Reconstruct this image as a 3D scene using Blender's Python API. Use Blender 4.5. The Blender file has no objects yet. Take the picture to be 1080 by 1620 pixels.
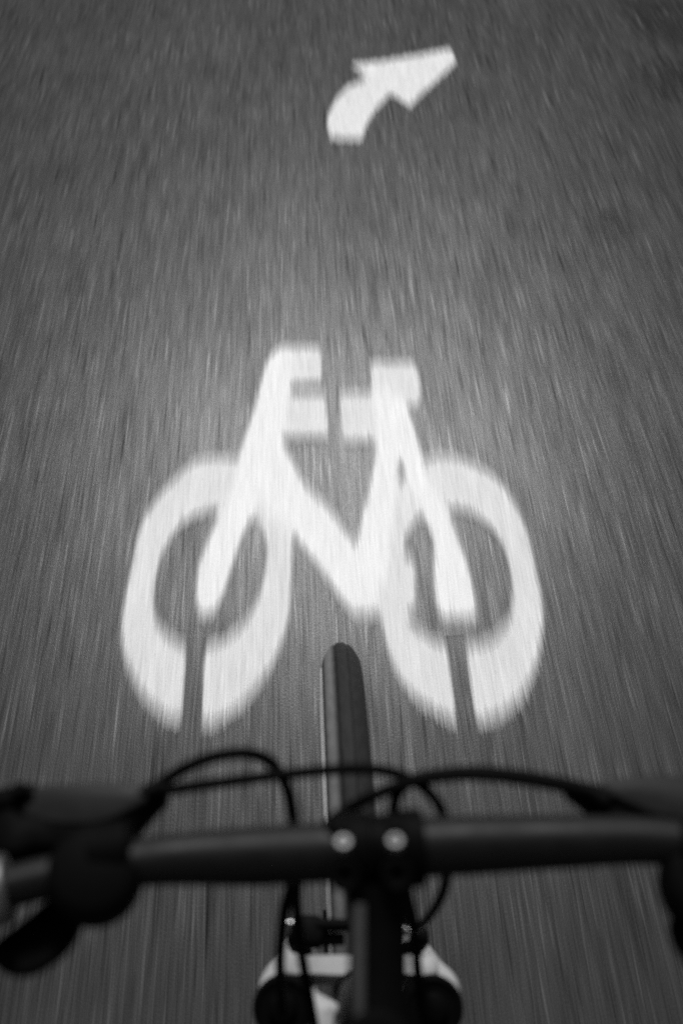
import bpy, bmesh, math, random
import numpy as np
from mathutils import Vector, Matrix, Euler
R = math.radians
S = bpy.context.scene
C = S.collection

# ------------------------------------------------------------------ camera, world, sun, exposure
cam_d = bpy.data.cameras.new('camera'); cam = bpy.data.objects.new('camera', cam_d); C.objects.link(cam)
cam.location = (0, 0, 1.54)
cam.rotation_euler = (Matrix.Rotation(R(-1.1), 3, 'Z') @ Matrix.Rotation(R(90 - 50.2), 3, 'X') @ Matrix.Rotation(R(-2.0), 3, 'Z')).to_euler()
cam_d.sensor_fit = 'VERTICAL'; cam_d.sensor_height = 36; cam_d.sensor_width = 24; cam_d.lens = 35
cam_d.clip_start = 0.02; cam_d.clip_end = 500
cam_d.dof.use_dof = True; cam_d.dof.focus_distance = 1.65; cam_d.dof.aperture_fstop = 3.2
S.camera = cam

SUN_EL, SUN_AZ = 49.5, 1                       # degrees; azimuth from +Y towards +X
w = bpy.data.worlds.new('World'); S.world = w; w.use_nodes = True
nt = w.node_tree; nt.nodes.clear()
sky = nt.nodes.new('ShaderNodeTexSky'); sky.sky_type = 'NISHITA'; sky.sun_disc = False
sky.sun_elevation = R(SUN_EL); sky.sun_rotation = R(SUN_AZ); sky.dust_density = 1; sky.air_density = 0.6
bwn = nt.nodes.new('ShaderNodeRGBToBW'); bg = nt.nodes.new('ShaderNodeBackground'); bg.inputs[1].default_value = 0.05
wo = nt.nodes.new('ShaderNodeOutputWorld')
nt.links.new(sky.outputs[0], bwn.inputs[0]); nt.links.new(bwn.outputs[0], bg.inputs[0]); nt.links.new(bg.outputs[0], wo.inputs[0])
sd = bpy.data.lights.new('sun', 'SUN'); sd.energy = 1.5; sd.angle = R(10); sd.color = (1, 1, 1)
sun = bpy.data.objects.new('sun', sd); C.objects.link(sun)
sv = Vector((math.sin(R(SUN_AZ)) * math.cos(R(SUN_EL)), math.cos(R(SUN_AZ)) * math.cos(R(SUN_EL)), math.sin(R(SUN_EL))))
sun.rotation_euler = sv.to_track_quat('Z', 'Y').to_euler()
S.view_settings.view_transform = 'Standard'; S.view_settings.look = 'None'; S.view_settings.gamma = 1
S.view_settings.use_curve_mapping = False; S.view_settings.exposure = 1.0
S.render.engine = 'CYCLES'; S.cycles.use_denoising = False; S.cycles.max_bounces = 8; S.cycles.transparent_max_bounces = 16

# ------------------------------------------------------------------ materials
class NT:
    def __init__(s, name):
        s.m = bpy.data.materials.new(name); s.m.use_nodes = True; s.t = s.m.node_tree
        s.b = s.t.nodes['Principled BSDF']; s.out = s.t.nodes['Material Output']
    def n(s, kind, **kw):
        x = s.t.nodes.new('ShaderNode' + kind)
        for k, v in kw.items(): setattr(x, k, v)
        return x
    def l(s, a, b): s.t.links.new(a, b)
    def math(s, op, a, b=None, clamp=False):
        x = s.n('Math', operation=op); x.use_clamp = clamp
        for i, v in enumerate((a, b)):
            if v is None: continue
            if isinstance(v, (int, float)): x.inputs[i].default_value = v
            else: s.l(v, x.inputs[i])
        return x.outputs[0]
    def noise(s, sx, sy, sz=1, detail=2, rough=.5, off=0., co='Object'):
        if not hasattr(s, 'tc'): s.tc = s.n('TexCoord')
        mp = s.n('Mapping'); mp.inputs['Scale'].default_value = (sx, sy, sz); mp.inputs['Location'].default_value = (off, off * 1.7, 0)
        s.l(s.tc.outputs[co], mp.inputs[0])
        x = s.n('TexNoise'); x.inputs['Scale'].default_value = 1; x.inputs['Detail'].default_value = detail; x.inputs['Roughness'].default_value = rough
        s.l(mp.outputs[0], x.inputs['Vector']); return x.outputs['Fac']
    def ramp(s, v, a, b, lo=0., hi=1.):
        x = s.n('MapRange'); x.inputs[1].default_value = a; x.inputs[2].default_value = b; x.inputs[3].default_value = lo; x.inputs[4].default_value = hi
        s.l(v, x.inputs[0]); return x.outputs[0]
    def grey(s, v, sock='Base Color'):
        x = s.n('CombineColor'); [s.l(v, x.inputs[i]) for i in range(3)]; s.l(x.outputs[0], s.b.inputs[sock])
    def bump(s, v, dist, strength=1.):
        x = s.n('Bump'); x.inputs['Distance'].default_value = dist; x.inputs['Strength'].default_value = strength
        s.l(v, x.inputs['Height']); s.l(x.outputs[0], s.b.inputs['Normal'])

def plain(name, col, rough, metal=0., spec=.5, var=.15, scale=60, bump=.0002):
    t = NT(name); v = t.noise(scale, scale, scale, 4, .6)
    t.grey(t.ramp(v, .3, .7, col * (1 - var), col * (1 + var)))
    t.b.inputs['Roughness'].default_value = rough; t.b.inputs['Metallic'].default_value = metal
    t.b.inputs['Specular IOR Level'].default_value = spec
    r = t.ramp(v, .3, .7, rough - .06, rough + .08); t.l(r, t.b.inputs['Roughness'])
    if bump: t.bump(t.noise(scale * 12, scale * 12, scale * 12, 3), bump, .5)
    return t.m

# asphalt: motion blur painted as lengthwise streaks, with grain and patches
STAINS = [(1.24, 3.35, .17, .22), (1.14, 2.95, .11, .14), (.78, 2.2, .05, .09), (-.95, 2.1, .10, .16)]
def asphalt():
    t = NT('streaked_asphalt')
    a = t.noise(215, 6.5, 1, 3, .6); b = t.noise(75, 4.2, 1, 3, .55, 3.1); c = t.noise(5, 1.6, 1, 4, .55, 7.7); d = t.noise(900, 240, 1, 2, .6, 1.3)
    e = t.noise(150, 5.5, 1, 1, .5, 11.)
    st = t.math('ADD', t.math('MULTIPLY', t.ramp(a, .25, .75, -.5, .5), 1.15), t.math('MULTIPLY', t.ramp(b, .25, .75, -.5, .5), .55))
    st = t.math('ADD', st, t.ramp(e, .60, .78, 0, 1.3))
    g = t.noise(38, 3.0, 1, 2, .5, 21.); st = t.math('ADD', st, t.math('MULTIPLY', t.ramp(g, .28, .72, -.5, .5), .45))
    h = t.noise(110, 3.8, 1, 1, .5, 31.); st = t.math('ADD', st, t.ramp(h, .62, .8, 0, 1.0)); st = t.math('SUBTRACT', st, t.ramp(h, .38, .22, 0, .8))
    st = t.math('ADD', st, t.math('MULTIPLY', t.ramp(d, .2, .8, -.5, .5), .55))
    v = t.math('MULTIPLY', st, .019)
    v = t.math('ADD', v, t.math('MULTIPLY', t.ramp(c, .25, .75, -.5, .5), .011))
    # old tar patches near the right edge of the lane
    for (sx_, sy_, rx_, ry_) in STAINS:
        mp = t.n('Mapping'); mp.inputs['Location'].default_value = (-sx_ / rx_, -sy_ / ry_, 0); mp.inputs['Scale'].default_value = (1 / rx_, 1 / ry_, 0)
        t.l(t.tc.outputs['Object'], mp.inputs[0]); ln = t.n('VectorMath', operation='LENGTH'); t.l(mp.outputs[0], ln.inputs[0])
        q = t.math('ADD', ln.outputs['Value'], t.math('MULTIPLY', t.math('SUBTRACT', t.noise(12, 7, 1, 3, .6, sx_), .5), 1.2))
        v = t.math('SUBTRACT', v, t.ramp(q, .5, 1.15, .022, 0))
    v = t.math('MAXIMUM', t.math('ADD', v, ASPH), .008)
    t.grey(v)
    t.b.inputs['Roughness'].default_value = .9
    t.b.inputs['Specular IOR Level'].default_value = 0
    gl = t.n('BsdfGlossy'); gl.inputs['Roughness'].default_value = .33; gl.inputs['Color'].default_value = (1, 1, 1, 1)
    mx = t.n('MixShader')
    sp = t.math('MAXIMUM', t.math('ADD', t.math('MULTIPLY', st, .0115), .0200), .004)
    sp = t.math('MULTIPLY', sp, t.ramp(c, .3, .7, .92, 1.08))
    t.l(sp, mx.inputs[0]); t.l(t.b.outputs[0], mx.inputs[1]); t.l(gl.outputs[0], mx.inputs[2]); t.l(mx.outputs[0], t.out.inputs[0])
    t.bump(t.math('ADD', t.math('MULTIPLY', a, .6), d), .0006, .4)
    nm = [n for n in t.t.nodes if n.type == 'BUMP'][0]; t.l(nm.outputs[0], gl.inputs['Normal'])
    return t.m
ASPH = .030

# road paint: solid inside, with motion blur painted into its edges as lengthwise flecks
def road_paint(name, lo, hi, extra):
    t = NT(name)
    at = t.n('Attribute', attribute_name='coat'); fr = t.n('Attribute', attribute_name='fresh')
    a = t.noise(260, 11, 1, 3, .6, 5.5); b = t.noise(60, 5, 1, 3, .5, 2.2); d = t.noise(800, 300, 1, 2, .6, 9.)
    base = t.math('ADD', t.ramp(a, .25, .75, lo, hi), t.ramp(b, .3, .7, -.05, .05))
    base = t.math('ADD', base, t.ramp(d, .25, .75, -.11, .11)); base = t.math('SUBTRACT', base, t.ramp(t.noise(130, 30, 1, 4, .7, 14.), .62, .78, 0, .16))
    t.grey(t.math('ADD', base, t.math('MULTIPLY', fr.outputs['Fac'], extra)))
    t.b.inputs['Roughness'].default_value = .55
    t.b.inputs['Specular IOR Level'].default_value = .4
    t.bump(d, .0006, .5)
    f = t.math('ADD', t.ramp(a, .25, .75, -.5, .5), t.math('MULTIPLY', t.ramp(d, .25, .75, -.5, .5), .6))
    cov = t.math('ADD', at.outputs['Fac'], t.math('MULTIPLY', f, .28))
    mask = t.ramp(cov, .10, .90, 0, 1)
    tr = t.n('BsdfTransparent'); mx = t.n('MixShader')
    t.l(mask, mx.inputs[0]); t.l(tr.outputs[0], mx.inputs[1]); t.l(t.b.outputs[0], mx.inputs[2]); t.l(mx.outputs[0], t.out.inputs[0])
    return t.m

# tyre: dark worn rubber, with a sky highlight painted on its left shoulder
def tyre_rubber():
    t = NT('tyre_rubber'); n = t.noise(700, 60, 60, 3, .6); sp = t.n('SeparateXYZ'); t.l(t.tc.outputs['Object'], sp.inputs[0])
    x = sp.outputs[0]
    sky_sheen = t.math('MULTIPLY', t.ramp(x, -.0215, -.0185, 0, 1), t.ramp(x, -.013, -.008, 1, 0))
    v = t.math('ADD', t.ramp(n, .3, .7, .010, .020), t.math('MULTIPLY', sky_sheen, t.ramp(n, .3, .7, .12, .19)))
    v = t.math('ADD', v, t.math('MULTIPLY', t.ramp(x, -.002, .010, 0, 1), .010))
    t.grey(v); t.b.inputs['Roughness'].default_value = .75; t.b.inputs['Specular IOR Level'].default_value = .2
    t.bump(t.noise(900, 300, 300, 3), .0004, .5)
    return t.m

M = dict(
    asphalt=asphalt(),
    paint=road_paint('white_road_paint', .60, .80, .13),
    plastic=plain('black_plastic', .0022, .6, spec=.035),
    cable=plain('black_cable_housing', .002, .6, spec=.04),
    bar=plain('dark_anodised_bar', .006, .5, spec=.17, bump=0),
    grey_plastic=plain('dark_grey_lever_paint', .015, .5, spec=.15),
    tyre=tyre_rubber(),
    tyre_side=plain('tyre_sidewall_rubber', .008, .8, spec=.2),
    white=plain('white_fork_paint', .34, .5, spec=.3, var=.15, scale=35),
    silver=plain('polished_steel', .17, .55, metal=1, bump=0, var=.05),
    stem_highlight=plain('stem_highlight_grey', .045, .5, spec=.3),
    bright_steel=plain('bright_steel', .5, .4, metal=1, bump=0, var=.05),
    rim_glint=plain('painted_rim_glint', .38, .5, var=.1),
    frame=plain('black_frame_paint', .01, .4, spec=.3, bump=0),
    rim=plain('brushed_rim', .05, .45, metal=1, var=.1),
)

# ------------------------------------------------------------------ helpers
def link(name, bm, mat, parent=None, smooth=True, auto=50):
    me = bpy.data.meshes.new(name)
    bmesh.ops.recalc_face_normals(bm, faces=bm.faces)
    bm.to_mesh(me); bm.free()
    if smooth:
        me.polygons.foreach_set('use_smooth', [True] * len(me.polygons))
        me.set_sharp_from_angle(angle=R(auto))
    me.materials.append(mat)
    o = bpy.data.objects.new(name, me); C.objects.link(o); o.parent = parent
    return o
def again(o, parent, loc=None, rot=None):
    c = o.copy(); C.objects.link(c); c.parent = parent
    if loc is not None: c.location = loc
    if rot is not None: c.rotation_euler = rot
    return c
def catmull(P, n=8, closed=False):
    P = [Vector(p) for p in P]; out = []; N = len(P)
    rng = range(N) if closed else range(N - 1)
    for i in rng:
        if closed: a, b, c, d = P[i - 1], P[i], P[(i + 1) % N], P[(i + 2) % N]
        else: a, b, c, d = P[max(i - 1, 0)], P[i], P[i + 1], P[min(i + 2, N - 1)]
        for k in range(n):
            t = k / n
            out.append(.5 * ((2 * b) + (c - a) * t + (2 * a - 5 * b + 4 * c - d) * t * t + (3 * b - a - 3 * c + d) * t ** 3))
    if not closed: out.append(P[-1])
    return out
def tube(bm, pts, r, seg=12, smooth=0, cap=True):
    if smooth: 
        rr = r if not isinstance(r, (list, tuple)) else None
        pts2 = catmull(pts, smooth)
        if rr is None:
            x = np.linspace(0, len(pts) - 1, len(pts2)); r = list(np.interp(x, range(len(pts)), r))
        pts = pts2
    pts = [Vector(p) for p in pts]
    if not isinstance(r, (list, tuple)): r = [r] * len(pts)
    prev = None; rings = []
    for i, p in enumerate(pts):
        d = (pts[min(i + 1, len(pts) - 1)] - pts[max(i - 1, 0)]).normalized()
        if prev is None:
            u = d.cross(Vector((0, 0, 1)));
            if u.length < .1: u = d.cross(Vector((0, 1, 0)))
            u.normalize()
        else:
            u = (prev - d * prev.dot(d)).normalized()
        prev = u; v = d.cross(u)
        rings.append([bm.verts.new(p + (u * math.cos(2 * math.pi * k / seg) + v * math.sin(2 * math.pi * k / seg)) * r[i]) for k in range(seg)])
    for a, b in zip(rings, rings[1:]):
        for k in range(seg): bm.faces.new((a[k], a[(k + 1) % seg], b[(k + 1) % seg], b[k]))
    if cap: bm.faces.new(rings[0][::-1]); bm.faces.new(rings[-1])
    return bm
def T(pts, r, seg=12, smooth=0): return tube(bmesh.new(), pts, r, seg, smooth)
def lathe(bm, prof, origin, axis, seg=24):
    """prof: (along, radius) pairs round an axis"""
    ax = Vector(axis).normalized(); o = Vector(origin)
    pts = [o + ax * a for a, _ in prof]
    u = ax.cross(Vector((0, 0, 1)))
    if u.length < .1: u = ax.cross(Vector((0, 1, 0)))
    u.normalize(); v = ax.cross(u)
    rings = [[bm.verts.new(p + (u * math.cos(2 * math.pi * k / seg) + v * math.sin(2 * math.pi * k / seg)) * max(r, 1e-5)) for k in range(seg)] for p, (_, r) in zip(pts, prof)]
    for a, b in zip(rings, rings[1:]):
        for k in range(seg): bm.faces.new((a[k], a[(k + 1) % seg], b[(k + 1) % seg], b[k]))
    bm.faces.new(rings[0][::-1]); bm.faces.new(rings[-1])
    return bm
def L(prof, origin, axis, seg=24): return lathe(bmesh.new(), prof, origin, axis, seg)
def slab(outline, dz, edge=.25, smooth=5, bm=None, crown=0.):
    """a body with rounded edges grown downwards by dz from a closed outline"""
    bm = bm or bmesh.new()
    P = catmull(outline, smooth, True) if smooth else [Vector(p) for p in outline]
    c = sum(P, Vector()) / len(P)
    e = abs(dz) * edge; rad = sum((p - c).length for p in P) / len(P)
    k0 = e / rad
    rows = [(-dz, k0 * 1.0), (-dz * .93, k0 * .35), (-dz * .78, 0), (-dz * .22, 0), (-dz * .07, k0 * .35), (0, k0 * 1.)]
    if crown: rows += [(crown * .6, k0 + .3), (crown, k0 + .6)]
    rings = [[bm.verts.new(Vector((p.x + (c.x - p.x) * k, p.y + (c.y - p.y) * k, p.z + z))) for p in P] for z, k in rows]
    n = len(P)
    for a, b in zip(rings, rings[1:]):
        for k in range(n): bm.faces.new((a[k], a[(k + 1) % n], b[(k + 1) % n], b[k]))
    bm.faces.new(rings[0][::-1]); bm.faces.new(rings[-1])
    return bm
def thing(name, label, cat, loc=(0, 0, 0), group=None):
    o = bpy.data.objects.new(name, None); C.objects.link(o); o.location = loc
    o['label'] = label; o['category'] = cat
    if group: o['group'] = group
    return o

# ------------------------------------------------------------------ the road
bm = bmesh.new()
s = 150
bm.faces.new([bm.verts.new(p) for p in ((-s, -s, 0), (s, -s, 0), (s, s, 0), (-s, s, 0))])
road = link('road', bm, M['asphalt'], smooth=False); road['kind'] = 'structure'

# ------------------------------------------------------------------ painted markings
def inside(poly, X, Y):
    r = np.zeros(X.shape, bool); n = len(poly)
    for i in range(n):
        x1, y1 = poly[i]; x2, y2 = poly[(i + 1) % n]
        if y1 == y2: continue
        c = ((Y >= min(y1, y2)) & (Y < max(y1, y2)))
        r ^= c & (X < (x2 - x1) * (Y - y1) / (y2 - y1) + x1)
    return r
BLUR_Y, BLUR_X = .066, .009  # edge softening; along Y it paints motion blur into the coat
CELL, SUB = .005, 2
def blur(A, width, axis):
    k = max(1, int(round(width / (CELL / SUB)))) | 1
    ker = np.ones(k) / k
    return np.apply_along_axis(lambda q: np.convolve(q, ker, 'same'), axis, A)
def soft(A, k=1.): return blur(blur(blur(A, BLUR_Y * k, 0), .014 * k, 0), BLUR_X * k, 1)
def painted(pieces, z, parent=None, k_=1.):
    """pieces: (name, outline, hole, bridge gap, second coat?, curved). One coat of paint split into its strokes:
    'coat' says how whole the coat is (motion blur painted lengthwise into its edges), 'fresh' where a second coat lies."""
    def sm(p, curved): return [(v.x, v.y) for v in catmull([(a, b, 0) for a, b in p], 6, True)] if curved else p
    al = [q for p in pieces for q in p[1]]; m = .06
    xs = np.arange(min(q[0] for q in al) - m, max(q[0] for q in al) + m, CELL / SUB)
    ys = np.arange(min(q[1] for q in al) - m, max(q[1] for q in al) + m, CELL / SUB)
    X, Y = np.meshgrid(xs, ys)
    U = np.zeros(X.shape); Fr = np.zeros(X.shape); G = np.zeros(X.shape); each = []
    for name, poly, hole, cut, fresh, curved in pieces:
        A = inside(sm(poly, curved), X, Y).astype(float)
        if hole: A[inside(sm(hole, curved), X, Y)] = 0
        U = np.maximum(U, A)
        if fresh: Fr = np.maximum(Fr, A)
        if cut: G = np.maximum(G, blur(((X > cut[0]) & (X < cut[1]) & (Y < cut[2])).astype(float), .005, 1))
        each.append(soft(A, k_))
    U = (soft(U, k_) * (1 - G))[::SUB, ::SUB]; Fr = soft(Fr, k_)[::SUB, ::SUB]
    E_ = np.stack([a[::SUB, ::SUB] for a in each])
    owner = E_.argmax(0)
    for k in range(len(each)): owner[E_[k] > .5] = k        # later strokes lie over earlier ones
    def islands(mask):
        lab = np.where(mask, np.arange(mask.size).reshape(mask.shape) + 1, 0)
        while True:
            n_ = lab.copy()
            n_[1:] = np.maximum(n_[1:], lab[:-1]); n_[:-1] = np.maximum(n_[:-1], lab[1:])
            n_[:, 1:] = np.maximum(n_[:, 1:], lab[:, :-1]); n_[:, :-1] = np.maximum(n_[:, :-1], lab[:, 1:])
            n_[~mask] = 0
            if (n_ == lab).all(): return lab
            lab = n_
    for k in range(len(each)):
        on = (owner == k) & (U > .05); lab = islands(on); ids, cnt = np.unique(lab[lab > 0], return_counts=True)
        for i_, c_ in zip(ids, cnt):
            if c_ < cnt.max():
                E2 = E_[:, lab == i_].sum(1); E2[k] = -1
                owner[lab == i_] = E2.argmax()
    X = X[::SUB, ::SUB]; Y = Y[::SUB, ::SUB]; ny, nx = U.shape
    keep = np.zeros((ny - 1, nx - 1), bool)
    for dy in (0, 1):
        for dx in (0, 1): keep |= U[dy:ny - 1 + dy, dx:nx - 1 + dx] > .05
    res = []
    for k, p in enumerate(pieces):
      lab = islands(keep & (owner[:-1, :-1] == k)); ids, cnt = np.unique(lab[lab > 0], return_counts=True)
      for i_ in ids[cnt > 3]:
        J, I = np.nonzero(lab == i_)
        q = np.stack([J * nx + I, J * nx + I + 1, (J + 1) * nx + I + 1, (J + 1) * nx + I], 1)
        used = np.unique(q); idx = -np.ones(ny * nx, int); idx[used] = np.arange(len(used))
        V = np.stack([X.ravel()[used], Y.ravel()[used], np.full(len(used), z)], 1)
        me = bpy.data.meshes.new(p[0]); me.from_pydata(V.tolist(), [], idx[q].tolist())
        for an, F_ in (('coat', U), ('fresh', Fr)):
            at = me.attributes.new(an, 'FLOAT', 'POINT'); at.data.foreach_set('value', F_.ravel()[used].astype(np.float32))
        me.materials.append(M['paint'])
        o = bpy.data.objects.new(p[0], me); C.objects.link(o); o.parent = parent; res.append(o)
    return res

sym = thing('painted_bicycle_symbol', 'large white bicycle symbol painted on the asphalt just ahead of the tyre', 'road marking')
wl = [[(-0.2231,1.4452),(-0.2735,1.4395),(-0.3121,1.3955),(-0.3465,1.3440),(-0.3765,1.2693),(-0.3850,1.1798),(-0.3919,1.0952),(-0.3907,1.0203),(-0.3797,0.9644),(-0.3528,0.9020),(-0.3187,0.8613),(-0.2841,0.8337),(-0.2239,0.8218),(-0.1908,0.8380),(-0.1564,0.8704),(-0.1257,0.9128),(-0.1007,0.9689),(-0.0852,1.0239),(-0.0781,1.1139),(-0.0766,1.2195),(-0.0858,1.2966),(-0.1137,1.3684),(-0.1560,1.4208)]]
wlh = [[(-0.2427,1.2985),(-0.2740,1.2872),(-0.2980,1.2642),(-0.3182,1.2254),(-0.3339,1.1674),(-0.3391,1.1065),(-0.3342,1.0559),(-0.3150,1.0158),(-0.2810,0.9878),(-0.2472,0.9777),(-0.2086,0.9875),(-0.1735,1.0154),(-0.1484,1.0587),(-0.1333,1.1070),(-0.1250,1.1634),(-0.1277,1.2228),(-0.1505,1.2694),(-0.1827,1.2962),(-0.2135,1.3049)]]
wr = [[(0.2317,1.4184),(0.2807,1.4061),(0.3265,1.3727),(0.3565,1.3271),(0.3754,1.2667),(0.3846,1.1996),(0.3863,1.1222),(0.3871,1.0573),(0.3813,1.0038),(0.3689,0.9527),(0.3460,0.8925),(0.3201,0.8499),(0.2829,0.8153),(0.2328,0.7978),(0.1925,0.8037),(0.1584,0.8286),(0.1265,0.8612),(0.1056,0.9029),(0.0918,0.9574),(0.0856,1.0135),(0.0850,1.0890),(0.0907,1.1698),(0.1062,1.2480),(0.1320,1.3195),(0.1768,1.3861)]]
wrh = [[(0.2480,1.2750),(0.2796,1.2630),(0.3105,1.2300),(0.3313,1.1841),(0.3395,1.1251),(0.3368,1.0691),(0.3249,1.0156),(0.3007,0.9785),(0.2689,0.9574),(0.2250,0.9534),(0.1828,0.9639),(0.1499,0.9917),(0.1309,1.0261),(0.1266,1.0719),(0.1313,1.1276),(0.1406,1.1790),(0.1568,1.2222),(0.1829,1.2594),(0.2152,1.2771)]]
painted([
    ('painted_wheel', wl[0], wlh[0], (-.2715, -.2365, 1.00), False, True),
    ('painted_wheel', wr[0], wrh[0], (.1995, .2325, .975), False, True),
    ('painted_handlebar', [(-0.0820,1.7884),(-0.0010,1.7826),(-0.0021,1.6599),(-0.0833,1.6635)], None, None, False, False),
    ('painted_top_tube', [(-0.1062,1.6301),(0.0037,1.6224),(0.0084,1.4870),(-0.1067,1.4986)], None, None, False, False),
    ('painted_top_tube', [(0.0334,1.6244),(0.1303,1.6177),(0.1251,1.4698),(0.0350,1.4759)], None, None, False, False),
    ('painted_saddle', [(0.1088,1.7221),(0.2140,1.7124),(0.2180,1.6197),(0.2127,1.5797),(0.1976,1.5668),(0.1787,1.5900),(0.1079,1.6193)], None, None, False, False),
    ('painted_crank', [(0.0338,1.1611),(0.1606,1.1562),(0.1501,1.0305),(0.0832,1.0290),(0.0387,1.0275),(0.0202,1.0569)], None, None, False, False),
    ('painted_fork', [(-0.2531,1.0552),(-0.2568,1.1626),(-0.2332,1.2487),(-0.2185,1.3002),(-0.1910,1.3840),(-0.1821,1.4682),(-0.1630,1.5465),(-0.1430,1.6450),(-0.1276,1.7346),(-0.1056,1.7790),(-0.0702,1.7854),(-0.0734,1.6566),(-0.0885,1.5569),(-0.1014,1.4813),(-0.1124,1.3911),(-0.1407,1.3069),(-0.1581,1.2699),(-0.1772,1.2101),(-0.2029,1.1113),(-0.2190,1.0560),(-0.2351,1.0456)], None, None, True, True),
    ('painted_down_tube', [(-0.1217,1.5988),(-0.0906,1.4731),(-0.0723,1.4315),(-0.0486,1.3589),(-0.0088,1.3050),(0.0230,1.2452),(0.0409,1.2042),(0.0921,1.1559),(0.0778,1.0350),(0.0277,1.0409),(0.0038,1.0868),(-0.0220,1.1372),(-0.0667,1.2173),(-0.1025,1.2614),(-0.1473,1.3327),(-0.1550,1.4479)], None, None, True, False),
    ('painted_seat_tube', [(0.1092,1.6397),(0.1794,1.5980),(0.1655,1.5010),(0.1529,1.4146),(0.1361,1.3057),(0.1183,1.2087),(0.1028,1.1026),(0.0358,1.1068),(0.0451,1.1898),(0.0600,1.2332),(0.0664,1.2768),(0.0844,1.3398),(0.1021,1.4289),(0.1164,1.5390)], None, None, True, False),
    ('painted_seat_stay', [(0.1593,1.6096),(0.1819,1.5778),(0.1959,1.4762),(0.2032,1.3862),(0.2200,1.3223),(0.2388,1.2607),(0.2478,1.1989),(0.2594,1.1438),(0.2636,1.0823),(0.2609,1.0084),(0.1937,1.0111),(0.1892,1.0239),(0.1928,1.1480),(0.2029,1.1627),(0.1982,1.2116),(0.1810,1.2793),(0.1649,1.3553),(0.1546,1.4199),(0.1466,1.5023)], None, None, True, False),
], .004, sym)
arrow = painted([('painted_turn_arrow', [(0.0496,2.8090),(0.0550,2.7043),(0.1465,2.6860),(0.1706,2.7765),(0.1983,2.8517),(0.2535,2.9465),(0.3044,2.8612),(0.3415,2.9269),(0.4181,3.0395),(0.4787,3.1296),(0.4711,3.2210),(0.3436,3.1828),(0.2372,3.1562),(0.1348,3.1444),(0.1936,3.0477),(0.1277,3.0052),(0.0829,2.9266)], None, None, False, False)], .004, k_=1.5)[0]
arrow['label'] = 'small white arrow curving right, painted on the asphalt beyond the bicycle symbol'; arrow['category'] = 'painted arrow'

# ------------------------------------------------------------------ the bicycle
bike = thing('bicycle', 'black mountain bike seen from the saddle, with dark handlebar and white front fork', 'bicycle')
bike.rotation_euler.y = math.atan(.01)
AX = Vector((0, .364, .335)); WR = .335
def steer(z, x=0.): return Vector((x, .106 + (1 - z) * .3346, z))
SD = (steer(1.1) - steer(.5)).normalized()

# wheels
def ring(bm, prof, centre, seg=128):
    n = len(prof); rows = []
    for i in range(seg):
        a = 2 * math.pi * i / seg
        rows.append([bm.verts.new((centre.x + x, centre.y + r * math.sin(a), centre.z + r * math.cos(a))) for x, r in prof])
    for i in range(seg):
        a, b = rows[i], rows[(i + 1) % seg]
        for k in range(n): bm.faces.new((a[k], a[(k + 1) % n], b[(k + 1) % n], b[k]))
    return bm
def make_wheel(name, c):
    O = Vector((0, 0, 0))
    hw = .0255
    rim = link(name, ring(bmesh.new(), [(-.012, .288), (.012, .288), (.0115, .268), (.006, .262), (-.006, .262), (-.0115, .268)], O), M['rim'], bike); rim.location = c
    bmt = bmesh.new(); SEG = 360; rows = []
    for q in range(SEG):
        an = 2 * math.pi * q / SEG; prof = [(-.0105, .286), (-.018, .293), (-.0224, .303), (-.0230, .311)]
        for k in range(25):                   # rounded carcass with ribs, blocks and shoulder sipes
            t = -1 + 2 * k / 24
            rr = WR + .002 - .021 * abs(t) ** 2.5
            if k in (8, 16): rr -= .0022
            if k in (4, 5, 6, 18, 19, 20) and (q + (k > 12) * 2) % 5 == 0: rr -= .0022
            if k in (10, 11, 13, 14) and (q + (k > 12) * 3 + k) % 6 == 0: rr -= .0014
            if k in (10, 11, 12, 13, 14): rr += .0003
            prof.append((t * .0222, rr))
        prof += [(.0230, .311), (.0224, .303), (.018, .293), (.0105, .286)]
        rows.append([bmt.verts.new((x, r * math.sin(an), r * math.cos(an))) for x, r in prof])
    for q in range(SEG):
        a, b = rows[q], rows[(q + 1) % SEG]; n = len(a)
        for k in range(n): bmt.faces.new((a[k], a[(k + 1) % n], b[(k + 1) % n], b[k]))
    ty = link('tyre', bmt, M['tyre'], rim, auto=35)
    for sx in (-1,):
        link('glint_band', ring(bmesh.new(), [(sx * .0226, .3050), (sx * .0246, .3055), (sx * .0248, .3075), (sx * .0228, .3075)], O, 128), M['rim_glint'], rim)  # added pale band, paints the bright glint of the rim
    link('hub', L([(-.05, .006), (-.05, .010), (-.034, .010), (-.034, .028), (-.030, .028), (-.026, .014), (.026, .014), (.030, .028), (.034, .028), (.034, .010), (.05, .010), (.05, .006)], O, (1, 0, 0)), M['plastic'], rim)
    sp = None
    for k in range(32):
        if sp is None:
            sp = link('spoke', T([(.030, .004, .024), (.002, .03, .15), (.001, .045, .262)], .001, 5), M['silver'], rim); sp2 = link('spoke', T([(-.030, -.004, .024), (-.002, -.03, .15), (-.001, -.045, .262)], .001, 5), M['silver'], rim)
        elif k > 1:
            again(sp if k % 2 == 0 else sp2, rim, rot=(2 * math.pi * k / 32, 0, 0))
    return rim
wheel = make_wheel('front_wheel', AX)
REAR = Vector((0, .364 - 1.08, .335))
rw = wheel.copy(); C.objects.link(rw); rw.name = 'rear_wheel'; rw.parent = bike; rw.location = REAR
for ch in list(wheel.children): again(ch, rw)

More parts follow.
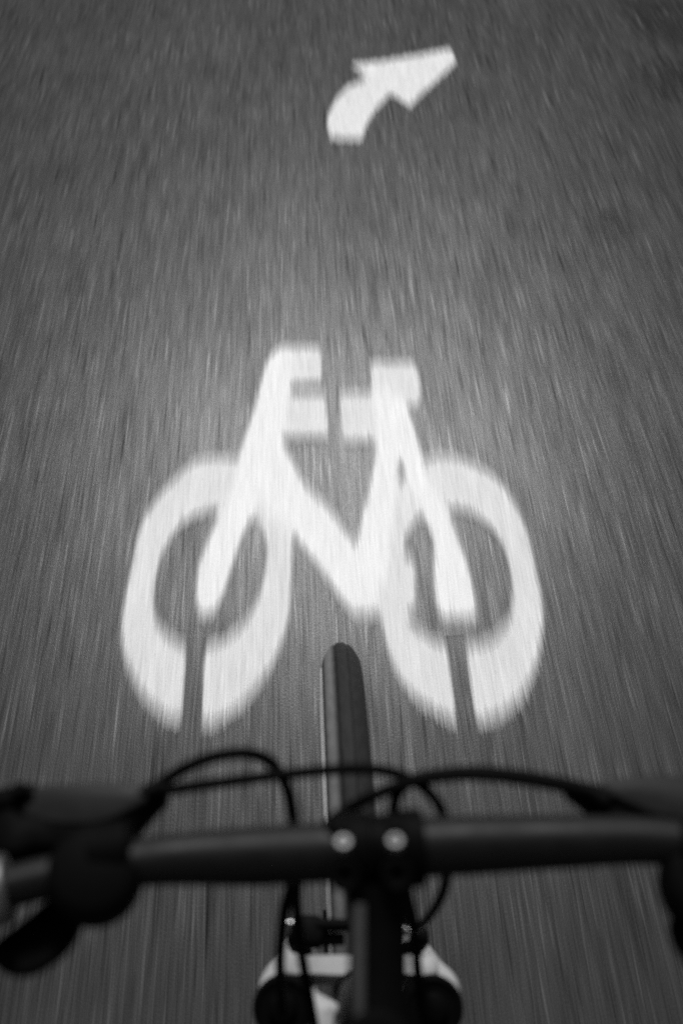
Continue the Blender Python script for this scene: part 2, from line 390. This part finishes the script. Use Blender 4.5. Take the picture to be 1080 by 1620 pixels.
# frame
HT, HB = steer(.945), steer(.722)
BB = Vector((0, -.29, .30)); ST = Vector((0, -.455, .80))
link('head_tube', T([HB, HT], .0195, 24), M['frame'], bike)
link('top_tube', T([steer(.90) + Vector((0, -.01, 0)), (0, -.15, .845), ST - Vector((0, 0, .06))], [.019, .018, .016], 20), M['frame'], bike)
link('down_tube', T([steer(.765) + Vector((0, -.01, 0)), (0, .12, .66), BB], [.02, .024, .026], 20), M['frame'], bike)
link('seat_tube', T([BB, ST], .0165, 20), M['frame'], bike)
for sx in (-1, 1):
    link('chain_stay', T([BB + Vector((sx * .02, 0, 0)), (sx * .045, -.45, .315), REAR + Vector((sx * .062, 0, 0))], [.012, .010, .008], 12), M['frame'], bike)
    link('seat_stay', T([ST + Vector((sx * .015, -.005, -.07)), (sx * .045, -.53, .62), REAR + Vector((sx * .062, 0, 0))], [.009, .008, .007], 12), M['frame'], bike)
link('seat_post', T([ST, ST + Vector((0, -.04, .14))], .0135, 16), M['bar'], bike)
link('saddle', slab([(0, -.36, .965), (.02, -.40, .965), (.03, -.48, .965), (.068, -.58, .965), (.06, -.62, .965), (0, -.625, .965), (-.06, -.62, .965), (-.068, -.58, .965), (-.03, -.48, .965), (-.02, -.40, .965)], .035, .4), M['plastic'], bike)
link('bottom_bracket', T([BB + Vector((-.055, 0, 0)), BB + Vector((.055, 0, 0))], .02, 20), M['frame'], bike)
ch_ = link('chainring', ring(bmesh.new(), [(.048, .075), (.052, .075), (.052, .060), (.048, .060)], BB, 48), M['rim'], bike)
for sx in (-1, 1):
    e = BB + Vector((sx * .07, sx * .17, 0))
    cr = link('crank_arm', T([BB + Vector((sx * .05, 0, 0)), e], [.013, .010], 12), M['plastic'], bike)
    link('pedal', slab([e + Vector((sx * .02, .045, .01)), e + Vector((sx * .10, .045, .01)), e + Vector((sx * .10, -.045, .01)), e + Vector((sx * .02, -.045, .01))], .02, .2, 0), M['plastic'], cr)
lp = [(.05, -.29 + .07, .32)]
up = [Vector((.05, -.29, .375)), Vector((.05, -.716, .375)), Vector((.05, -.75, .355)), Vector((.05, -.755, .335)), Vector((.05, -.75, .31)), Vector((.05, -.716, .295)), Vector((.05, -.29, .225)), Vector((.05, -.235, .25)), Vector((.05, -.215, .30)), Vector((.05, -.235, .355)), Vector((.05, -.29, .375))]
link('chain', T(up, .004, 6), M['plastic'], bike)

# fork
FO = Vector((0, 0, 0))
CL, CR_ = Vector((-0.0622,0.2037,0.7000)), Vector((0.0549,0.1968,0.7000))      # centres of the two stanchion caps
for sx, c, cap in ((-1, CL, [(-0.0626,0.2003,0.7030)]), (1, CR_, [(0.0550,0.1947,0.7030)])):
    foot = AX + Vector((sx * .058, 0, 0))
    up_ = (Vector((c.x, c.y, c.z)))
    mid = up_ + (foot - up_) * .42
    lg = link('fork_leg', T([foot + Vector((0, -.012, -.012)), foot + (mid - foot) * .3, mid, up_ + (foot - up_) * .16], [.012, .017, .021, .024], 24), M['white'], bike)
    link('stanchion', T([mid, up_], .016, 20), M['silver'], bike)
    link('dropout', L([(-.006, .015), (.006, .015)], foot + Vector((-sx * .002, 0, 0)), (1, 0, 0), 20), M['plastic'], lg)
# crown, arch, shoulders
crown = link('fork_crown', slab([(-0.0829,0.2071,0.6940),(-0.0810,0.2238,0.6940),(-0.0735,0.2367,0.6940),(-0.0617,0.2429,0.6940),(-0.0505,0.2408,0.6940),(-0.0352,0.2405,0.6940),(-0.0148,0.2394,0.6940),(0.0157,0.2378,0.6940),(0.0411,0.2365,0.6940),(0.0611,0.2326,0.6940),(0.0711,0.2263,0.6940),(0.0774,0.2156,0.6940),(0.0768,0.1989,0.6940),(0.0711,0.1804,0.6940),(0.0547,0.1724,0.6940),(0.0358,0.1777,0.6940),(0.0333,0.2048,0.6940),(0.0270,0.2200,0.6940),(0.0071,0.2225,0.6940),(-0.0131,0.2231,0.6940),(-0.0357,0.2247,0.6940),(-0.0424,0.2199,0.6940),(-0.0360,0.2130,0.6940),(-0.0167,0.1992,0.6940),(-0.0224,0.1807,0.6940),(-0.0613,0.1783,0.6940),(-0.0784,0.1902,0.6940)], .022, .12, 4), M['white'], bike)
link('fork_brace', slab([(-0.0622,0.2409,0.7045),(-0.0460,0.2386,0.7045),(-0.0249,0.2379,0.7045),(0.0154,0.2358,0.7045),(0.0465,0.2342,0.7045),(0.0604,0.2320,0.7045),(0.0579,0.2180,0.7045),(0.0342,0.2206,0.7045),(0.0069,0.2216,0.7045),(-0.0155,0.2218,0.7045),(-0.0404,0.2241,0.7045),(-0.0613,0.2256,0.7045)], .012, .2, 4), M['white'], bike)
link('crown_gusset', slab([(-0.0389,0.2020,0.7350),(-0.0257,0.1978,0.7350),(-0.0151,0.1921,0.7350),(-0.0210,0.1863,0.7350),(-0.0248,0.1721,0.7350),(-0.0369,0.1727,0.7350),(-0.0383,0.1876,0.7350)], .02, .2, 3), M['white'], crown)
for c in ([(-0.0616,0.1990,0.7120)], [(0.0538,0.1931,0.7120)]):
    c = Vector(c[0])
    kb = link('fork_cap', L([(-.03, .0225), (-.004, .0232), (-.001, .0222), (0, .019), (-.002, .0175), (-.002, .0)], c, SD, 40), M['plastic'], bike)
    link('adjuster_dial', L([(-.002, .011), (.003, .0105), (.004, .009), (.004, 0)], c, SD, 24), M['plastic'], kb)
link('steerer_base', T([steer(.69), steer(.722)], [.022, .021], 24), M['plastic'], bike)

# stem and clamp
BC = Vector((.002, .206, 1.003))
stem = link('stem', T([[(0.0071,0.1885,0.9980)][0], [(0.0052,0.1707,0.9920)][0], [(0.0030,0.1412,0.9850)][0], steer(.978, .002)], [.0185, .0155, .0155, .019], 28), M['plastic'], bike)
link('stem_highlight_rib', T([[(-0.0046,0.1751,1.0100)][0], [(-0.0068,0.1430,1.0030)][0], [(-0.0076,0.1237,0.9980)][0]], [.0035, .0035, .003], 10), M['stem_highlight'], stem)  # added pale strip, paints the reflection along the stem's left face
link('steerer_clamp', L([(-.02, .018), (-.019, .0195), (.019, .0195), (.02, .018)], steer(.978), SD, 32), M['plastic'], stem)
link('headset_spacer', L([(-.03, .0175), (.0, .0175)], steer(.974), SD, 28), M['plastic'], bike)
tc = link('top_cap', L([(0, .0185), (.005, .0180), (.006, .016), (.004, .007), (.004, 0)], steer(.998), SD, 32), M['plastic'], stem)
link('bolt', L([(0, .005), (.004, .005), (.005, .003)], steer(1.002), SD, 12), M['silver'], tc)
# clamp: two lobed bands with a bridge between
bm = bmesh.new()
for x0, x1, r in ((-.0095, .0035, .0205), (.0195, .0325, .0205), (-.004, .024, .0185)):
    lathe(bm, [(x0, r - .002), (x0 + .001, r), (x1 - .001, r), (x1, r - .002)], (0, .206, 1.003), (1, 0, 0), 36)
plate = link('bar_clamp', bm, M['plastic'], stem)
for bx, tp in (((544,1333),.0), ((625,1331),.0)): pass
for c in ([(-0.0117,0.2148,1.0120)], [(0.0179,0.2139,1.0120)]):
    c = Vector(c[0])
    lathe_b = L([(-.012, .0095), (.004, .0095), (.0075, .008), (.0085, .005)], c + Vector((0, -.002, 0)), (0, .55, .83), 24)
    link('bolt_boss', lathe_b, M['plastic'], stem)
for c in ([(-0.0115,0.2021,1.0255)], [(0.0158,0.2013,1.0255)]):
    c = Vector(c[0])
    link('bolt', L([(-.006, .0046), (0, .0046), (.0014, .0042), (.0018, .0030), (.0016, .0024)], c, (0, .25, .97), 20), M['silver'], stem)
    link('hex_socket', L([(.0010, .0020), (.0019, .0020)], c, (0, .25, .97), 6), M['plastic'], stem)
for c in ([(-0.0116,0.1868,1.0200)], [(0.0154,0.1860,1.0200)]):
    c = Vector(c[0])
    link('bolt_boss', L([(-.01, .0085), (.001, .0085), (.003, .007), (.0022, .004), (-.001, .0035)], c, (0, -.35, .94), 20), M['plastic'], stem)

# handlebar
hb = [(-.37, .150, 1.016), (-.28, .165, 1.014), (-.197, .190, 1.012), (-.155, .199, 1.010), (-.11, .2045, 1.007), (-.06, .206, 1.003), (0, .206, 1.003), (.06, .206, 1.003), (.11, .204, 1.006), (.155, .201, 1.009), (.20, .192, 1.011), (.28, .171, 1.013), (.37, .154, 1.016)]
hr = [.0111, .0111, .0111, .0111, .0130, .0158, .0159, .0158, .0140, .0125, .0113, .0111, .0111]
link('handlebar', T(hb, hr, 32, 8), M['bar'], bike)
for sx, i0 in ((-1, 0), (1, 12)):
    a = Vector(hb[i0]); b = Vector(hb[2 if sx < 0 else 10]); d = (b - a).normalized(); a = a - d * .004; b2 = b - d * .0
    if sx > 0: b2 = b - d * .015
    g = bmesh.new(); N = 60; ln = (b2 - a).length
    lathe(g, [(ln * k / N, .0158 + (.0009 if k % 2 else 0)) for k in range(N + 1)], a, d, 28)
    gp = link('grip', g, M['plastic'], bike, auto=25)
    link('lock_ring', L([(0, .0172), (.001, .0182), (.008, .0182), (.009, .0172)], b2, d, 32), M['silver'], gp)

# left controls
lv = link('brake_lever', slab([(-0.1206,0.2479,1.0040),(-0.1259,0.2512,1.0040),(-0.1488,0.2538,1.0030),(-0.1710,0.2547,1.0020),(-0.1914,0.2540,1.0000),(-0.1970,0.2490,0.9990),(-0.1942,0.2402,0.9990),(-0.1825,0.2339,0.9990),(-0.1647,0.2303,1.0000),(-0.1464,0.2296,1.0020),(-0.1308,0.2349,1.0030),(-0.1215,0.2411,1.0040)], .012, .35, 5), M['grey_plastic'], bike)
link('lever_blade', T([[(-0.1866,0.2502,0.9950)][0], [(-0.2051,0.2483,0.9930)][0], [(-0.2307,0.2441,0.9900)][0], [(-0.2780,0.2367,0.9850)][0]], [.007, .0085, .008, .009], 14, 6), M['plastic'], lv)
link('lever_pivot', L([(-.016, .0045), (.003, .0045), (.005, .003)], [(-0.1940,0.2501,1.0030)][0], (0, 0, 1), 18), M['plastic'], lv)
link('lever_body', slab([(-0.1183,0.2536,0.9980),(-0.1121,0.2486,0.9980),(-0.1161,0.2427,0.9980),(-0.1234,0.2340,0.9980),(-0.1284,0.2258,0.9980),(-0.1297,0.2133,0.9980),(-0.1487,0.2108,0.9980),(-0.1704,0.2173,0.9980),(-0.1881,0.2183,0.9980),(-0.2054,0.2167,0.9980),(-0.2131,0.2398,0.9980),(-0.1997,0.2458,0.9980),(-0.1731,0.2368,0.9980),(-0.1513,0.2341,0.9980),(-0.1322,0.2409,0.9980)], .02, .3, 4), M['plastic'], lv)
link('barrel_adjuster', T([[(-0.1263,0.2451,0.9990)][0], [(-0.1164,0.2491,0.9990)][0], [(-0.1093,0.2503,0.9980)][0]], [.0052, .0056, .0038], 16), M['plastic'], lv)
link('clamp_band', L([(-.011, .0150), (-.010, .0168), (.010, .0168), (.011, .0150)], [(-0.1366,0.2088,1.0090)][0], (1, .1, 0), 28), M['plastic'], lv)
shl = link('shifter', L([(-.018, .020), (-.012, .0245), (.006, .025), (.010, .0235), (.0125, .018), (.013, 0)], [(-0.1440,0.1972,1.0100)][0], (.1, -.1, .98), 40), M['plastic'], bike)
link('shifter_neck', slab([(-0.1283,0.2207,1.0080),(-0.1219,0.2108,1.0080),(-0.1230,0.1954,1.0080),(-0.1447,0.1932,1.0080),(-0.1625,0.2009,1.0080),(-0.1676,0.2186,1.0080),(-0.1521,0.2285,1.0080)], .02, .35, 4), M['plastic'], shl)
link('thumb_lever', slab([(-0.1577,0.1944,0.9920),(-0.1535,0.1824,0.9920),(-0.1561,0.1711,0.9920),(-0.1630,0.1622,0.9920),(-0.1758,0.1548,0.9920),(-0.1890,0.1554,0.9920),(-0.1981,0.1622,0.9920),(-0.1978,0.1717,0.9920),(-0.1847,0.1824,0.9920),(-0.1719,0.1928,0.9920)], .008, .4, 5), M['plastic'], shl)
link('release_lever', slab([(-0.1658,0.1989,1.0000),(-0.1770,0.1937,1.0000),(-0.1897,0.1924,1.0000),(-0.1902,0.1834,1.0000),(-0.1940,0.1781,1.0000),(-0.2038,0.1825,1.0000),(-0.2086,0.1995,1.0000),(-0.1881,0.1997,1.0000)], .007, .4, 5), M['plastic'], shl)

# right controls
rv = link('brake_lever', slab([(0.1352,0.2354,1.0040),(0.1412,0.2400,1.0040),(0.1556,0.2420,1.0030),(0.1777,0.2420,1.0020),(0.2032,0.2399,1.0000),(0.2158,0.2324,0.9990),(0.2083,0.2196,0.9990),(0.1853,0.2146,1.0000),(0.1647,0.2183,1.0010),(0.1467,0.2266,1.0030)], .012, .35, 5), M['grey_plastic'], bike)
link('lever_blade', T([[(0.2026,0.2330,0.9950)][0], [(0.2235,0.2282,0.9930)][0], [(0.2471,0.2195,0.9900)][0], [(0.2909,0.2062,0.9850)][0]], [.007, .0085, .008, .009], 14, 6), M['plastic'], rv)
link('lever_body', slab([(0.1192,0.2410,0.9980),(0.1368,0.2377,0.9980),(0.1533,0.2276,0.9980),(0.1726,0.2184,0.9980),(0.1934,0.2165,0.9980),(0.2147,0.2160,0.9980),(0.2115,0.1947,0.9980),(0.1857,0.1891,0.9980),(0.1693,0.2058,0.9980),(0.1491,0.2095,0.9980),(0.1374,0.2123,0.9980),(0.1338,0.2205,0.9980),(0.1251,0.2337,0.9980)], .02, .3, 4), M['plastic'], rv)
link('barrel_adjuster', T([[(0.1387,0.2273,0.9990)][0], [(0.1312,0.2345,0.9990)][0], [(0.1248,0.2380,0.9980)][0]], [.0062, .0056, .0038], 16), M['plastic'], rv)
link('clamp_band', L([(-.011, .0150), (-.010, .0168), (.010, .0168), (.011, .0150)], [(0.1785,0.1923,1.0090)][0], (1, -.1, 0), 28), M['plastic'], rv)
shr = link('shifter', L([(-.018, .022), (-.012, .0275), (.006, .028), (.010, .0265), (.0125, .020), (.013, 0)], [(0.1837,0.1779,1.0060)][0], (-.1, -.1, .98), 40), M['plastic'], bike)
link('thumb_lever', slab([(0.1646,0.1688,0.9920),(0.1598,0.1609,0.9920),(0.1612,0.1496,0.9920),(0.1696,0.1383,0.9920),(0.1816,0.1346,0.9920),(0.1919,0.1418,0.9920),(0.1885,0.1577,0.9920),(0.1788,0.1713,0.9920)], .008, .4, 5), M['plastic'], shr)

# cables
def cable(pts, r=.0037, name='cable', mat='cable'): return link(name, T(pts, r, 12, 8), M[mat], bike)
cable([(-0.1201,0.2482,0.9980),(-0.1122,0.2539,1.0000),(-0.0981,0.2602,1.0040),(-0.0816,0.2646,1.0060),(-0.0652,0.2663,1.0040),(-0.0527,0.2641,0.9980),(-0.0451,0.2563,0.9900),(-0.0409,0.2456,0.9800),(-0.0398,0.2305,0.9600),(-0.0428,0.2152,0.9350),(-0.0494,0.2101,0.9000),(-0.0548,0.2021,0.8500),(-0.0582,0.2020,0.8000),(-0.0600,0.1897,0.7400)])
cable([(-0.1200,0.2471,0.9980),(-0.1017,0.2486,1.0000),(-0.0763,0.2511,1.0000),(-0.0434,0.2539,1.0000),(-0.0103,0.2555,1.0000),(0.0117,0.2548,0.9980),(0.0264,0.2516,0.9940),(0.0393,0.2467,0.9850),(0.0481,0.2402,0.9700),(0.0520,0.2295,0.9500),(0.0516,0.2173,0.9200),(0.0508,0.2206,0.8700),(0.0480,0.2340,0.7900),(0.0455,0.2431,0.7450)], .0034)
cable([(0.1388,0.2269,0.9980),(0.1274,0.2342,1.0000),(0.1007,0.2400,1.0040),(0.0705,0.2446,1.0060),(0.0473,0.2461,1.0040),(0.0255,0.2445,1.0000),(0.0053,0.2395,0.9950),(-0.0095,0.2362,0.9850),(-0.0210,0.2332,0.9700),(-0.0342,0.2207,0.9550),(-0.0396,0.2114,0.9400),(-0.0415,0.2097,0.9000),(-0.0415,0.2014,0.8500),(-0.0395,0.1907,0.8000),(-0.0358,0.1716,0.7400)], .0036)
cable([(0.1400,0.2308,0.9960),(0.1289,0.2382,0.9960),(0.1024,0.2450,0.9980),(0.0718,0.2497,1.0000),(0.0498,0.2498,1.0000),(0.0333,0.2485,0.9980),(0.0229,0.2445,0.9920),(0.0189,0.2364,0.9800),(0.0207,0.2234,0.9600),(0.0252,0.2114,0.9300),(0.0317,0.2083,0.8800),(0.0352,0.2003,0.8400),(0.0376,0.1970,0.8000),(0.0429,0.1844,0.7400)], .0036)

# front rim brake
Z = .70
for sx, side in ((-1, 0), (1, 1)):
    base = AX + Vector((sx * .045, -.03, .25)) 
    tip = Vector([(-0.0479,0.2600,0.7000)][0]) if sx < 0 else Vector([(0.0485,0.2529,0.7000)][0])
    piv = Vector((sx * .047, .265, .61))
    arm = link('brake_arm', T([piv, (piv + tip) / 2 + Vector((sx * .006, 0, 0)), tip], [.008, .0065, .006], 12, 4), M['plastic'], bike)
    link('brake_pad', slab([(sx * .024 - .005, .24, .628), (sx * .024 + .005, .24, .628), (sx * .024 + .005, .30, .606), (sx * .024 - .005, .30, .606)], .012, .2, 0), M['plastic'], arm)
ba = link('cable_clamp', slab([(-0.0533,0.2665,0.7120),(-0.0338,0.2675,0.7120),(-0.0279,0.2612,0.7120),(-0.0295,0.2456,0.7120),(-0.0406,0.2443,0.7120),(-0.0536,0.2479,0.7120)], .016, .25, 3), M['plastic'], bike)
link('bolt', T([[(-0.0592,0.2621,0.7080)][0], [(-0.0531,0.2623,0.7080)][0]], [.0034, .0030], 14), M['bright_steel'], ba)
link('cable_boot', T([[(-0.0342,0.2598,0.7080)][0], [(-0.0036,0.2582,0.7080)][0], [(0.0395,0.2529,0.7080)][0]], [.0055, .005, .0045], 12), M['cable'], bike)
link('brake_bridge', T([[(-0.0572,0.2526,0.7000)][0], [(-0.0117,0.2502,0.7000)][0]], [.0055, .005], 12), M['plastic'], bike)
link('cable_noodle', T([[(0.0339,0.2554,0.7120)][0], [(0.0425,0.2486,0.7120)][0], [(0.0486,0.2515,0.7160)][0], [(0.0556,0.2536,0.7220)][0]], [.0026, .0030, .0030, .0026], 12, 4), M['bright_steel'], bike)
link('noodle_holder', slab([(0.0420,0.2514,0.7060),(0.0546,0.2547,0.7060),(0.0559,0.2478,0.7060),(0.0511,0.2403,0.7060),(0.0475,0.2453,0.7060),(0.0414,0.2446,0.7060)], .01, .25, 3), M['plastic'], bike)
